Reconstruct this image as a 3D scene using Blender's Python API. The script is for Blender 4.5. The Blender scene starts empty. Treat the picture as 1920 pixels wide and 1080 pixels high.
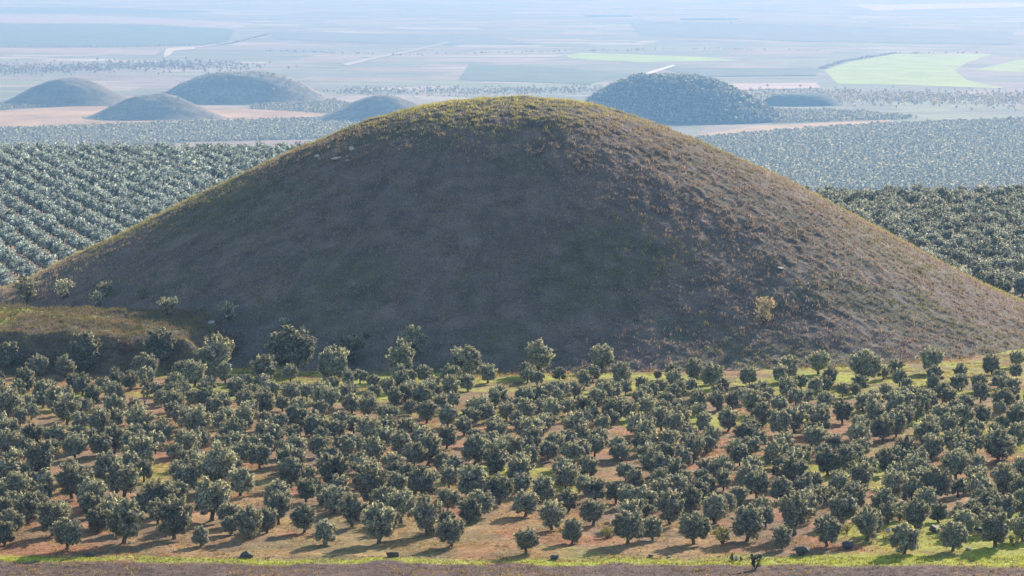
import bpy, math, random
import numpy as np
from mathutils import Vector
random.seed(7); rng = np.random.default_rng(7)
S = bpy.context.scene
COL = S.collection

# ------------------------------------------------------------------ camera
F = 8000.0; HZ = -80.0; CAMZ = 59.7
PITCH = math.atan((540 - HZ) / F)
cd = bpy.data.cameras.new("camera"); cam = bpy.data.objects.new("camera", cd); COL.objects.link(cam)
cam.location = (0, 0, CAMZ); cam.rotation_euler = (math.pi / 2 - PITCH, 0, 0)
cd.sensor_width = 36; cd.lens = F / 1920 * 36; cd.clip_start = 5; cd.clip_end = 120000
S.camera = cam
# ------------------------------------------------------------------ world + sun
SUN_EL, SUN_AZ = 19.5, 66.0            # azimuth counted from +X towards +Y (the camera looks along +Y)
w = bpy.data.worlds.new("World"); S.world = w; w.use_nodes = True
nt = w.node_tree; nt.nodes.clear()
sky = nt.nodes.new("ShaderNodeTexSky"); sky.sky_type = 'NISHITA'; sky.sun_disc = False
sky.sun_elevation = math.radians(SUN_EL); sky.sun_rotation = math.radians(90 - SUN_AZ)
sky.air_density = 1.3; sky.ozone_density = 2.5; sky.dust_density = 0.5; sky.altitude = 100
bg = nt.nodes.new("ShaderNodeBackground"); bg.inputs[1].default_value = 0.12
wo = nt.nodes.new("ShaderNodeOutputWorld")
nt.links.new(sky.outputs[0], bg.inputs[0]); nt.links.new(bg.outputs[0], wo.inputs[0])
sd = bpy.data.lights.new("sun", 'SUN'); sd.energy = 5.0; sd.angle = math.radians(0.55); sd.color = (1.0, 0.90, 0.76)
so = bpy.data.objects.new("sun", sd); COL.objects.link(so)
e, a = math.radians(SUN_EL), math.radians(SUN_AZ)
SUN = Vector((math.cos(e) * math.cos(a), math.cos(e) * math.sin(a), math.sin(e)))
so.rotation_euler = SUN.to_track_quat('Z', 'Y').to_euler()
S.view_settings.view_transform = 'Standard'; S.view_settings.look = 'None'
S.view_settings.exposure = 0.8; S.view_settings.gamma = 1.0
S.cycles.volume_bounces = 1

# ------------------------------------------------------------------ numpy noise
_T = np.random.default_rng(3).random((256, 256))
def vnoise(x, y):
    x = np.asarray(x, float); y = np.asarray(y, float)
    xi = np.floor(x).astype(int); yi = np.floor(y).astype(int)
    fx = x - xi; fy = y - yi
    fx = fx * fx * (3 - 2 * fx); fy = fy * fy * (3 - 2 * fy)
    g = lambda i, j: _T[(i) & 255, (j) & 255]
    return (g(xi, yi) * (1 - fx) + g(xi + 1, yi) * fx) * (1 - fy) + (g(xi, yi + 1) * (1 - fx) + g(xi + 1, yi + 1) * fx) * fy
def fbm(x, y, o=4):
    s = 0; amp = .5; t = 0
    for k in range(o):
        s = s + amp * vnoise(x * 2 ** k + 17 * k, y * 2 ** k + 31 * k); t += amp; amp *= .5
    return s / t
def sstep(a, b, x):
    t = np.clip((x - a) / (b - a), 0, 1); return t * t * (3 - 2 * t)

# ------------------------------------------------------------------ terrain
PLAIN = -194.0
MX, MY = -1.5, 712.0
PR = np.array([0, 4.5, 8.8, 14.5, 21.5, 33.8, 47.8, 65.4, 82.9, 90, 95, 99, 106])
PH = np.array([36.7, 36.6, 36.2, 35.2, 33.3, 28.6, 22.0, 13.4, 5.0, 2.1, .35, -.6, -1.2]) * np.where(np.arange(13) < 9, .985, 1.)
def mound_h(x, y):
    dx = np.asarray(x, float) - MX; dy = np.asarray(y, float) - MY
    r = np.hypot(dx, dy); an = np.arctan2(dy, dx)
    rr = r * (1 + .012 * np.sin(3 * an + 1) + .010 * np.sin(5 * an + 2.2) * sstep(20, 60, r))
    h = (np.interp(rr - 2.5, PR, PH) + np.interp(rr, PR, PH) * 2 + np.interp(rr + 2.5, PR, PH)) / 4
    b = (fbm(np.asarray(x) / 9., np.asarray(y) / 9., 4) - .5) * .8 + (fbm(np.asarray(x) / 2.3 + 9, np.asarray(y) / 2.3, 2) - .5) * .2
    b = b + (np.maximum(fbm(np.asarray(x) / 1.25 + 3, np.asarray(y) / 1.25, 2), .42) - .42) * .5
    h = h + np.interp(dx, [-95, -80, -60, -34, -15, 0, 12, 35, 48, 60, 78, 92], [0, -1.3, -.95, -.25, 0, 0, .7, .5, 1.1, .6, -.3, -.8]) * sstep(112, 85, r)
    return np.where(r > 111, -1e3, h + b * sstep(110, 95, r))
def base_h(x, y):
    x = np.asarray(x, float); y = np.asarray(y, float)
    wl = sstep(60, -60, x)
    zl = np.where(y < 800, 0, np.where(y < 1310, 0, -(y - 1310) * .15))
    zr = np.where(y < 1050, 0, -(y - 1050) * .15)
    z = zl * wl + zr * (1 - wl)
    z = np.maximum(z, PLAIN)
    # earth bank of dug-out spoil at the mound's left foot
    edge = 612 + 3.5 * (fbm(x / 7., x * 0 + 3.3, 3) - .5) * 2
    face = sstep(edge - 1, edge + 5.5, y)
    top = (5.1 - .018 * (x + 62) + .04 * (y - 615)) * sstep(664, 646, y)
    endx = sstep(-40.5, -47, x + (fbm(y / 5., y * 0 + 8.1, 2) - .5) * 5)
    bank = face * top * endx
    rough = (fbm(x / 3.1, y / 3.1, 3) - .5) * 1.3 * np.clip(bank / 3, 0, 1)
    near = sstep(900, 700, y)
    micro = ((fbm(x / 6., y / 6., 3) - .5) * .5 + (fbm(x / 1.6, y / 1.6, 2) - .5) * .22) * near
    return z + bank + rough + micro
def H(x, y):
    return np.maximum(base_h(x, y), mound_h(x, y))
fw = np.array([0, math.cos(PITCH), -math.sin(PITCH)]); up = np.array([0, math.sin(PITCH), math.cos(PITCH)])
def ray(px, py):
    d = F * fw + (px - 960) * np.array([1., 0, 0]) + (540 - py) * up
    return d / d[1]
def hit(px, py, tmin=380., tmax=9000.):
    """first point of the terrain seen at a place of the photograph"""
    d = ray(px, py); t = np.concatenate([np.arange(tmin, 1200, .5), np.arange(1200, tmax, 4)])
    gap = (CAMZ + d[2] * t) - H(d[0] * t, t)
    k = int(np.argmax(gap < 0)) if (gap < 0).any() else len(t) - 1
    t = t[k]; return np.array([d[0] * t, t, float(H(d[0] * t, t))])
def plain_pt(px, py, z=PLAIN):
    d = ray(px, py); t = (z - CAMZ) / d[2]
    return np.array([d[0] * t, t, z])

# ------------------------------------------------------------------ object helpers
def tag(o, label=None, cat=None, group=None, kind=None):
    if label: o["label"] = label
    if cat: o["category"] = cat
    if group: o["group"] = group
    if kind: o["kind"] = kind
    return o
def empty(name, loc, rz=0, sc=1):
    o = bpy.data.objects.new(name, None); COL.objects.link(o)
    o.location = loc; o.rotation_euler = (0, 0, rz); o.scale = (sc, sc, sc) if np.isscalar(sc) else sc
    o.empty_display_size = .3; return o
def np_mesh(name, V, loops, starts, totals, mat, cols=None, smooth=False):
    V = np.asarray(V, np.float32); me = bpy.data.meshes.new(name)
    me.vertices.add(len(V)); me.vertices.foreach_set("co", V.ravel())
    me.loops.add(len(loops)); me.loops.foreach_set("vertex_index", np.asarray(loops, np.int32))
    me.polygons.add(len(starts)); me.polygons.foreach_set("loop_start", np.asarray(starts, np.int32))
    try: me.polygons.foreach_set("loop_total", np.asarray(totals, np.int32))
    except Exception: pass
    me.polygons.foreach_set("use_smooth", np.full(len(starts), smooth))
    me.update(calc_edges=True)
    if cols is not None:
        at = me.attributes.new("col", 'FLOAT_COLOR', 'POINT')
        c = np.ones((len(V), 4), np.float32); c[:, :3] = cols
        at.data.foreach_set("color", c.ravel())
    if mat: me.materials.append(mat)
    return me
def quads_mesh(name, V, mat, cols=None):
    n = len(V) // 4
    return np_mesh(name, V, np.arange(4 * n), np.arange(0, 4 * n, 4), np.full(n, 4), mat, cols)
def tris_mesh(name, V, mat, cols=None):
    n = len(V) // 3
    return np_mesh(name, V, np.arange(3 * n), np.arange(0, 3 * n, 3), np.full(n, 3), mat, cols)
def grid_mesh(name, X, Y, Z, mat, cols=None, smooth=True):
    r, c = X.shape
    V = np.stack([X.ravel(), Y.ravel(), Z.ravel()], 1)
    i = np.arange(r * c).reshape(r, c)
    q = np.stack([i[:-1, :-1], i[:-1, 1:], i[1:, 1:], i[1:, :-1]], -1).reshape(-1)
    n = len(q) // 4
    return np_mesh(name, V, q, np.arange(0, 4 * n, 4), np.full(n, 4), mat, cols, smooth)
def link(name, me, parent=None, loc=None):
    o = bpy.data.objects.new(name, me); COL.objects.link(o)
    if parent: o.parent = parent
    if loc is not None: o.location = loc
    return o

# ------------------------------------------------------------------ materials
def new_mat(name):
    m = bpy.data.materials.new(name); m.use_nodes = True; t = m.node_tree; t.nodes.clear()
    return m, t, t.nodes.new, t.links.new
def leaf_mat(name, trans=.3, gloss=.35, rough=.5, vary=.35, tint=(1.25, 1.2, .7)):
    m, t, N, L = new_mat(name)
    at = N("ShaderNodeAttribute"); at.attribute_name = "col"
    oi = N("ShaderNodeObjectInfo")
    mr = N("ShaderNodeMapRange"); mr.inputs[3].default_value = 1 - vary; mr.inputs[4].default_value = 1 + vary
    L(oi.outputs["Random"], mr.inputs[0])
    mul = N("ShaderNodeVectorMath"); mul.operation = 'SCALE'
    L(at.outputs["Color"], mul.inputs[0]); L(mr.outputs[0], mul.inputs["Scale"])
    p = N("ShaderNodeBsdfPrincipled"); p.inputs["Roughness"].default_value = rough
    p.inputs["Specular IOR Level"].default_value = gloss
    L(mul.outputs[0], p.inputs["Base Color"])
    tr = N("ShaderNodeBsdfTranslucent")
    tm = N("ShaderNodeVectorMath"); tm.operation = 'MULTIPLY'; tm.inputs[1].default_value = tint
    L(mul.outputs[0], tm.inputs[0]); L(tm.outputs[0], tr.inputs["Color"])
    mx = N("ShaderNodeMixShader"); mx.inputs[0].default_value = trans
    L(p.outputs[0], mx.inputs[1]); L(tr.outputs[0], mx.inputs[2])
    o = N("ShaderNodeOutputMaterial"); L(mx.outputs[0], o.inputs[0]); return m
def attr_mat(name, scales=((.6, .35), (4., .4)), bump=.4, bscale=1.2, rough=.95, spec=.1):
    """attribute colour broken up by two noises, plus a bump"""
    m, t, N, L = new_mat(name)
    at = N("ShaderNodeAttribute"); at.attribute_name = "col"
    geo = N("ShaderNodeNewGeometry"); cur = at.outputs["Color"]
    for sc, amt in scales:
        n = N("ShaderNodeTexNoise"); n.inputs["Scale"].default_value = sc; n.inputs["Detail"].default_value = 5
        L(geo.outputs["Position"], n.inputs["Vector"])
        mr = N("ShaderNodeMapRange"); mr.inputs[1].default_value = .3; mr.inputs[2].default_value = .7
        mr.inputs[3].default_value = 1 - amt; mr.inputs[4].default_value = 1 + amt
        L(n.outputs[0], mr.inputs[0])
        v = N("ShaderNodeVectorMath"); v.operation = 'SCALE'; L(cur, v.inputs[0]); L(mr.outputs[0], v.inputs["Scale"]); cur = v.outputs[0]
    p = N("ShaderNodeBsdfPrincipled"); p.inputs["Roughness"].default_value = rough; p.inputs["Specular IOR Level"].default_value = spec
    L(cur, p.inputs["Base Color"])
    if bump:
        n = N("ShaderNodeTexNoise"); n.inputs["Scale"].default_value = bscale; n.inputs["Detail"].default_value = 8; n.inputs["Roughness"].default_value = .65
        L(geo.outputs["Position"], n.inputs["Vector"])
        b = N("ShaderNodeBump"); b.inputs["Strength"].default_value = bump; b.inputs["Distance"].default_value = .6
        L(n.outputs[0], b.inputs["Height"]); L(b.outputs[0], p.inputs["Normal"])
    o = N("ShaderNodeOutputMaterial"); L(p.outputs[0], o.inputs[0]); return m
def plain_mat(name, col, var=.25, scale=3., rough=.85, bump=.3, spec=.2, stretch=(1, 1, 1)):
    m, t, N, L = new_mat(name)
    tc = N("ShaderNodeTexCoord"); mp = N("ShaderNodeMapping"); mp.inputs["Scale"].default_value = stretch
    L(tc.outputs["Object"], mp.inputs["Vector"])
    n = N("ShaderNodeTexNoise"); n.inputs["Scale"].default_value = scale; n.inputs["Detail"].default_value = 6
    L(mp.outputs[0], n.inputs["Vector"])
    cr = N("ShaderNodeValToRGB")
    cr.color_ramp.elements[0].position = .3; cr.color_ramp.elements[1].position = .7
    cr.color_ramp.elements[0].color = (*[c * (1 - var) for c in col], 1); cr.color_ramp.elements[1].color = (*[min(1, c * (1 + var)) for c in col], 1)
    L(n.outputs[0], cr.inputs[0])
    p = N("ShaderNodeBsdfPrincipled"); p.inputs["Roughness"].default_value = rough; p.inputs["Specular IOR Level"].default_value = spec
    L(cr.outputs[0], p.inputs["Base Color"])
    if bump:
        b = N("ShaderNodeBump"); b.inputs["Strength"].default_value = bump; b.inputs["Distance"].default_value = .1
        L(n.outputs[0], b.inputs["Height"]); L(b.outputs[0], p.inputs["Normal"])
    o = N("ShaderNodeOutputMaterial"); L(p.outputs[0], o.inputs[0]); return m

M_OLIVE = leaf_mat("olive_leaf", .40, .25, .6, .3, (1.2, 1.15, .8))
M_FAROLIVE = leaf_mat("far_olive_leaf", .36, .2, .65, .0, (1.2, 1.15, .8))
M_GRASS = leaf_mat("grass_blade", .45, .2, .6, .0, (1.2, 1.15, .6))
M_DRY = leaf_mat("dry_grass_blade", .35, .15, .7, .0, (1.1, 1.0, .8))
M_TWIG = leaf_mat("golden_twig", .3, .2, .6, .0, (1.1, 1., .8))
M_BARK = plain_mat("olive_bark", (.13, .10, .075), .4, 9, .9, .5, .1, (1, 1, .3))
M_GROUND = attr_mat("ground_soil", ((.35, .30), (2.2, .45)), .5, 1.5)
M_MOUND = attr_mat("mound_turf", ((.25, .25), (3.5, .4)), .6, 2.6)
M_HILL = attr_mat("far_hill_turf", ((.02, .25), (.12, .3)), .6, .08)
M_ROCK = plain_mat("dark_rock", (.085, .078, .075), .4, 4, .8, .6, .3)
M_PALEROCK = plain_mat("pale_limestone", (.48, .44, .38), .25, 4, .85, .6, .2)
M_WHITE, _t, _N, _L = new_mat("white_polythene")
_d = _N("ShaderNodeBsdfDiffuse"); _d.inputs[0].default_value = (.85, .84, .80, 1); _r = _N("ShaderNodeBsdfTranslucent"); _r.inputs[0].default_value = (.9, .89, .85, 1)
_x = _N("ShaderNodeMixShader"); _x.inputs[0].default_value = .65; _o = _N("ShaderNodeOutputMaterial")
_L(_d.outputs[0], _x.inputs[1]); _L(_r.outputs[0], _x.inputs[2]); _L(_x.outputs[0], _o.inputs[0])

# ------------------------------------------------------------------ ground sheet
def axis(parts):
    out = [];
    for a0, b0, st in parts: out.append(np.arange(a0, b0, st))
    return np.concatenate(out)
xs_p = axis([(0, 76, .8), (76, 160, 2.), (160, 700, 12), (700, 2400, 60), (2400, 30001, 2300)])
xs = np.concatenate([-xs_p[:0:-1], xs_p])
ys = axis([(-2500, 300, 300), (300, 395, 6), (395, 700, 1.3), (700, 1200, 8), (1200, 3400, 14), (3400, 9000, 120), (9000, 42000, 1500)])
GX, GY = np.meshgrid(xs, ys)
GZ = base_h(GX, GY)
GZ -= .25 * sstep(108, 100, np.hypot(GX - MX, GY - MY)) + 1.2 * sstep(100, 80, np.hypot(GX - MX, GY - MY))
def ground_colour(x, y):
    """the soil's own colours: red earth under the trees, weeds, the green verge and the ploughed strip"""
    n1 = fbm(x / 9., y / 14., 4); n2 = fbm(x / 3.5 + 40, y / 5. + 7, 3); n3 = fbm(x / 22 + 5, y / 22 + 90, 3)
    red = np.array([.38, .155, .072]); dry = np.array([.38, .225, .095]); grn = np.array([.36, .37, .035]); plo = np.array([.145, .088, .072]); brn = np.array([.23, .15, .08])
    c = red + 0 * x[..., None]
    mixc = lambda c, k, m: c * (1 - m[..., None]) + k * m[..., None]
    c = mixc(c, dry, sstep(.5, .64, n1) * .9)
    c = mixc(c, brn, sstep(.42, .58, n2) * .8)
    c = mixc(c, dry, sstep(490, 600, y) * .4)
    # weeds: more of them on the right, near the verge and at the mound's foot
    wd = sstep(.53, .66, n3 + .10 * sstep(10, 55, x) * sstep(470, 430, y) + .24 * sstep(570, 582, y) + .05 * sstep(545, 575, y) + .05 * sstep(20, 60, x) - .045)
    wd = wd * (1 - .85 * sstep(12, 0, x) * sstep(500, 470, y))
    c = mixc(c, grn, wd * .9)
    c = mixc(c, brn * .9, sstep(.54, .62, fbm(x / 4. + 70, y / 2.5 + 11, 3)) * sstep(560, 575, y) * .8)
    edge = 417.8 + 4.5 * (fbm(x / 4., x * 0 + 1.7, 4) - .5) - .035 * x
    wid = 3.2 + 4.5 * sstep(18, 36, x) + 2.5 * (fbm(x / 8., x * 0 + 6.2, 3) - .5)
    v = sstep(edge - 1, edge + .3, y) * sstep(edge + wid + 1.2, edge + wid - 1.0, y) * sstep(.30, .46, n2 + .1)
    c = mixc(c, grn * 1.15, v)
    c = mixc(c, plo * (0.8 + .5 * n2[..., None]), sstep(edge + .4, edge - 1.2, y))
    bank = sstep(607, 612, y) * sstep(672, 660, y) * sstep(-41, -46, x)
    c = mixc(c, np.array([.15, .115, .075]) * (.7 + .6 * n2[..., None]), bank)
    c = mixc(c, grn * .9, bank * sstep(.42, .6, n1) * sstep(618, 626, y) * .8)
    # behind the mound
    c = mixc(c, np.array([.38, .28, .19]), sstep(700, 760, y))
    return c
GC = ground_colour(GX, GY).reshape(-1, 3)
# the far plain gets its patchwork of fields in the material: one node group blended by the depth attribute
def ground_material():
    m = M_GROUND; t = m.node_tree; N, L = t.nodes.new, t.links.new
    p = [n for n in t.nodes if n.type == 'BSDF_PRINCIPLED'][0]
    near = p.inputs["Base Color"].links[0].from_socket
    geo = N("ShaderNodeNewGeometry"); sep = N("ShaderNodeSeparateXYZ"); L(geo.outputs["Position"], sep.inputs[0])
    mp = N("ShaderNodeMapping"); mp.inputs["Scale"].default_value = (1 / 260., 1 / 300., 0); mp.inputs["Rotation"].default_value = (0, 0, .12)
    L(geo.outputs["Position"], mp.inputs["Vector"])
    vo = N("ShaderNodeTexVoronoi"); vo.distance = 'CHEBYCHEV'; vo.inputs["Scale"].default_value = 1.; L(mp.outputs[0], vo.inputs["Vector"])
    sp = N("ShaderNodeSeparateColor"); L(vo.outputs["Color"], sp.inputs[0])
    cr = N("ShaderNodeValToRGB"); cr.color_ramp.interpolation = 'CONSTANT'
    pal = [(0, (.20, .21, .15)), (.2, (.30, .24, .19)), (.38, (.21, .21, .16)), (.52, (.36, .29, .24)), (.64, (.24, .26, .15)), (.76, (.28, .23, .19)), (.88, (.42, .37, .30)), (.95, (.19, .20, .16))]
    els = cr.color_ramp.elements
    els[0].position, els[0].color = pal[0][0], (*pal[0][1], 1); els[1].position, els[1].color = pal[1][0], (*pal[1][1], 1)
    for q, c in pal[2:]:
        k = els.new(q); k.color = (*c, 1)
    L(sp.outputs[0], cr.inputs[0])
    no = N("ShaderNodeTexNoise"); no.inputs["Scale"].default_value = 1.; no.inputs["Detail"].default_value = 6
    mp2 = N("ShaderNodeMapping"); mp2.inputs["Scale"].default_value = (1 / 160., 1 / 90., 0); L(geo.outputs["Position"], mp2.inputs["Vector"]); L(mp2.outputs[0], no.inputs["Vector"])
    mr = N("ShaderNodeMapRange"); mr.inputs[1].default_value = .3; mr.inputs[2].default_value = .7; mr.inputs[3].default_value = .65; mr.inputs[4].default_value = 1.35; L(no.outputs[0], mr.inputs[0])
    sc = N("ShaderNodeVectorMath"); sc.operation = 'SCALE'; L(cr.outputs[0], sc.inputs[0]); L(mr.outputs[0], sc.inputs["Scale"])
    fd = N("ShaderNodeMapRange"); fd.inputs[1].default_value = 3000; fd.inputs[2].default_value = 3500; L(sep.outputs["Y"], fd.inputs[0])
    mx = N("ShaderNodeMix"); mx.data_type = 'RGBA'; L(fd.outputs[0], mx.inputs[0]); L(near, mx.inputs[6]); L(sc.outputs[0], mx.inputs[7])
    L(mx.outputs[2], p.inputs["Base Color"])
ground_material()
tag(link("ground", grid_mesh("ground", GX, GY, GZ, M_GROUND, GC)), "red-brown soil of the grove running on to the wide hazy plain", "ground", kind="structure")

# ------------------------------------------------------------------ the great mound
na, nr = 1500, 270
an = np.linspace(0, 2 * math.pi, na + 1); rad = np.concatenate([np.linspace(0.01, 108, nr)])
A, R = np.meshgrid(an, rad)
X = MX + R * np.cos(A); Y = MY + R * np.sin(A); Z = mound_h(X, Y)
Z[-1] -= 1.0
def mound_colour(x, y):
    n1 = fbm(x / 13., y / 13., 4); n2 = fbm(x / 3., y / 3. + 50, 3)
    c = np.array([.185, .140, .115]) * np.ones(x.shape + (3,))
    m = sstep(.45, .62, n1)[..., None]; c = c * (1 - m) + np.array([.150, .128, .088]) * m
    an_ = np.arctan2(y - MY, x - MX); r_ = np.hypot(x - MX, y - MY)
    c = c * (.70 + .6 * fbm(an_ * 34 + 40, r_ / 9., 4))[..., None]
    m = (sstep(.5, .7, n2) * .6)[..., None]; c = c * (1 - m) + np.array([.24, .18, .14]) * m
    return c
mc = mound_colour(X, Y).reshape(-1, 3)
mound = link("hill", grid_mesh("hill", X, Y, Z, M_MOUND, mc))
tag(mound, "huge grassy burial mound rising behind the olive grove, its near side in shade", "burial mound", kind="structure")

def blades(x, y, z, h, wdt, col, nb=5, spread=.25, lean=.35):
    """clumps of grass: nb thin triangles each"""
    n = len(x); k = n * nb
    bx = np.repeat(x, nb) + rng.normal(0, spread, k) * np.repeat(h, nb); by = np.repeat(y, nb) + rng.normal(0, spread, k) * np.repeat(h, nb)
    bz = np.repeat(z, nb) - .05
    hh = np.repeat(h, nb) * rng.uniform(.55, 1.1, k); ww = np.repeat(wdt, nb) * rng.uniform(.6, 1.2, k)
    t = rng.uniform(0, 2 * math.pi, k)
    dx, dy = np.cos(t) * ww / 2, np.sin(t) * ww / 2
    lx, ly = rng.normal(0, lean, k) * hh, rng.normal(0, lean, k) * hh
    V = np.empty((k, 3, 3)); V[:, 0] = np.stack([bx - dx, by - dy, bz], 1); V[:, 1] = np.stack([bx + dx, by + dy, bz], 1); V[:, 2] = np.stack([bx + lx, by + ly, bz + hh], 1)
    c = np.repeat(np.repeat(col, nb, 0) * rng.uniform(.7, 1.3, (k, 1)), 3, 0)
    return V.reshape(-1, 3), c
n = 200000
th = rng.uniform(0, 2 * math.pi, n); rr = np.sqrt(rng.uniform(0, 1, n)) * 110
gx = MX + rr * np.cos(th); gy = MY + rr * np.sin(th)
cl = fbm(gx / .8 + 3, gy / .8, 2)
keep = (rng.random(n) < sstep(.40, .66, cl) * .97 + .03) & ((gy < MY + 45))
gx, gy, cl = gx[keep], gy[keep], cl[keep]
n1 = fbm(gx / 16., gy / 16. + 9, 3) + rng.normal(0, .07, len(gx))
straw = np.array([.40, .31, .24]); olive = np.array([.27, .245, .12]); mauve = np.array([.33, .245, .215])
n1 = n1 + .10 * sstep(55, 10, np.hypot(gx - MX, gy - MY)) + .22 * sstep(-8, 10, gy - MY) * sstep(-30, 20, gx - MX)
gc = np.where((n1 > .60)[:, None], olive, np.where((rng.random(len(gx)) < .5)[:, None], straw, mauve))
sunlit_zone = np.maximum(sstep(-12, 12, gy - MY) * .9, sstep(36, 10, np.hypot(gx - MX, gy - MY)))[:, None]
gc = gc * (1 - .65 * sunlit_zone) + np.array([.62, .58, .21]) * .65 * sunlit_zone  # summit and back rim blades coloured brighter to imitate a sunlit rim
hh = rng.uniform(.25, .65, len(gx)) * (.6 + .8 * cl)
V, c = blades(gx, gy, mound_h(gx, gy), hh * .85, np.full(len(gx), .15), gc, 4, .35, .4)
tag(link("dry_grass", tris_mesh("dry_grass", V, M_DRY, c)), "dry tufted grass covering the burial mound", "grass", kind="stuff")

# ------------------------------------------------------------------ foliage
def crown_mesh(seed, nclump=46, per=42, leaf=.15, flat=.95, sprays=16, open_=0.):
    """unit crown (radius about 1, centre at 0): leaf clumps through the volume, uneven outline, upright shoots on top"""
    r = np.random.default_rng(seed); P = []; Nn = []; D = []
    lob = r.normal(0, 1, (6, 3)); lob /= np.linalg.norm(lob, axis=1)[:, None]; amp = r.uniform(-.22, .25, 6)
    for k in range(nclump):
        d = r.normal(0, 1, 3); d /= np.linalg.norm(d)
        if d[2] < -.8: d[2] *= -.6
        f = 1 + sum(a_ * max(0, d @ l_) ** 3 for a_, l_ in zip(amp, lob))
        q = r.uniform(.35, .95) ** .6 * f * (1 - .25 * open_)
        cpt = d * q * np.array([1, 1, flat]) * .80
        sz = r.uniform(.20, .34); m = int(per * r.uniform(.6, 1.3) * (1 - .5 * open_))
        o = r.normal(0, 1, (m, 3)); o /= np.linalg.norm(o, axis=1)[:, None]; o *= sz * r.uniform(.3, 1.05, (m, 1))
        P.append(cpt + o * [1, 1, .85]); Nn.append(o / sz + d * .6 + [0, 0, .3]); D.append(np.full(m, r.uniform(.75, 1.25)))
    for k in range(sprays):
        d = r.normal(0, 1, 3); d[2] = abs(d[2]) + .35; d /= np.linalg.norm(d)
        m = int(per * .45); t = r.uniform(.72, r.uniform(.98, 1.18), m)[:, None]
        P.append(d * [1, 1, flat] * t + [0, 0, .03] + r.normal(0, .05, (m, 3))); Nn.append(r.normal(0, 1, (m, 3)) + d); D.append(np.full(m, r.uniform(.9, 1.5)))  # shoots paler than the clumps: some rim light is put into their colour
    P = np.concatenate(P); Nn = np.concatenate(Nn); D = np.concatenate(D)
    n = len(P); Nn = Nn + r.normal(0, .6, Nn.shape); Nn /= np.linalg.norm(Nn, axis=1)[:, None]
    a_ = np.cross(Nn, r.normal(0, 1, (n, 3))); a_ /= np.linalg.norm(a_, axis=1)[:, None]; b_ = np.cross(Nn, a_)
    la = (leaf * r.uniform(.7, 1.3, n))[:, None]; lb = la * .45
    V = np.stack([P - a_ * la, P - b_ * lb, P + a_ * la, P + b_ * lb], 1).reshape(-1, 3)
    base = np.where((r.random(n) < .48)[:, None], np.array([.45, .435, .335]), np.array([.17, .165, .12]))
    c = base * D[:, None] * r.uniform(.75, 1.25, (n, 1))
    return V, np.repeat(c, 4, 0)
def tube(pts, rads, seg=7):
    """tapered tube through points -> verts, quads"""
    pts = [np.array(p, float) for p in pts]; V = []; Fq = []
    for i, p in enumerate(pts):
        d = pts[min(i + 1, len(pts) - 1)] - pts[max(i - 1, 0)]; d /= np.linalg.norm(d)
        u = np.cross(d, [0.31, .95, 0.05]); u /= np.linalg.norm(u); v = np.cross(d, u)
        for s in range(seg):
            t = 2 * math.pi * s / seg; V.append(p + (u * math.cos(t) + v * math.sin(t)) * rads[i])
    for i in range(len(pts) - 1):
        for s in range(seg):
            s2 = (s + 1) % seg; Fq.append((i * seg + s, i * seg + s2, (i + 1) * seg + s2, (i + 1) * seg + s))
    top = len(V); V.append(pts[-1])
    for s in range(seg): Fq.append(((len(pts) - 1) * seg + s, (len(pts) - 1) * seg + (s + 1) % seg, top))
    return V, Fq
def tubes_mesh(name, lst, mat):
    V = []; Fc = []
    for p, r_ in lst:
        v, f = tube(p, r_); o = len(V); V += v; Fc += [tuple(i + o for i in q) for q in f]
    me = bpy.data.meshes.new(name); me.from_pydata([tuple(v) for v in V], [], Fc); me.materials.append(mat)
    for p in me.polygons: p.use_smooth = True
    me.update(); return me
def trunk_mesh(seed, hc):
    """short twisted olive trunk forking into limbs; hc = height of the crown's centre (unit crown radius 1)"""
    r = random.Random(seed); lst = []
    fork = hc * r.uniform(.34, .45); k = (r.uniform(-.12, .12), r.uniform(-.12, .12))
    lst.append(([(0, 0, -.15), (k[0] * .3, k[1] * .3, fork * .4), (k[0], k[1], fork)], [.17, .105, .11]))
    for i in range(5):
        t = i * 2 * math.pi / 5 + r.uniform(-.5, .5); e_ = r.uniform(.35, .65)
        lst.append(([(k[0], k[1], fork - .05), (k[0] + math.cos(t) * e_ * .5, k[1] + math.sin(t) * e_ * .5, fork + (hc - fork) * .6), (math.cos(t) * e_, math.sin(t) * e_, hc + r.uniform(.05, .5))], [.085, .055, .02]))
    return tubes_mesh("trunk", lst, M_BARK)
HC = .93
CROWNS = []; TRUNKS = []
for k in range(8):
    V, c = crown_mesh(100 + k, nclump=58 - 2 * (k % 4), per=190, leaf=.072, sprays=24, flat=[.92, 1.02, .95, 1.15, .88, 1., 1.08, .95][k], open_=[0, .1, 0, .15, .3, 0, .2, .1][k])
    CROWNS.append(quads_mesh("crown", V + [0, 0, HC], M_OLIVE, c)); TRUNKS.append(trunk_mesh(50 + k, HC))
V, c = crown_mesh(150, nclump=54, per=90, leaf=.1, flat=2.3, sprays=8); CYP = quads_mesh("crown", V + [0, 0, 2.5], M_OLIVE, c * .8)
def tree_proto(k):
    o = empty("olive_tree", (0, 0, 0)); link("trunk", TRUNKS[k], o); link("crown", CROWNS[k], o); return o
PROTOS = [None] * 8
def olive(x, y, z, R_, label, group, k=None, sz=1.0):
    k = random.randrange(8) if k is None else k
    rot = random.uniform(0, 6.28)
    if PROTOS[k] is None:
        PROTOS[k] = o = tree_proto(k)
    else:
        o = PROTOS[k].copy(); COL.objects.link(o)
        for ch in PROTOS[k].children:
            c_ = ch.copy(); COL.objects.link(c_); c_.parent = o
    o.location = (x, y, z - .04); o.rotation_euler = (0, 0, rot); o.scale = (R_, R_, R_ * sz)
    return tag(o, label, "olive tree", group)

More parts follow.
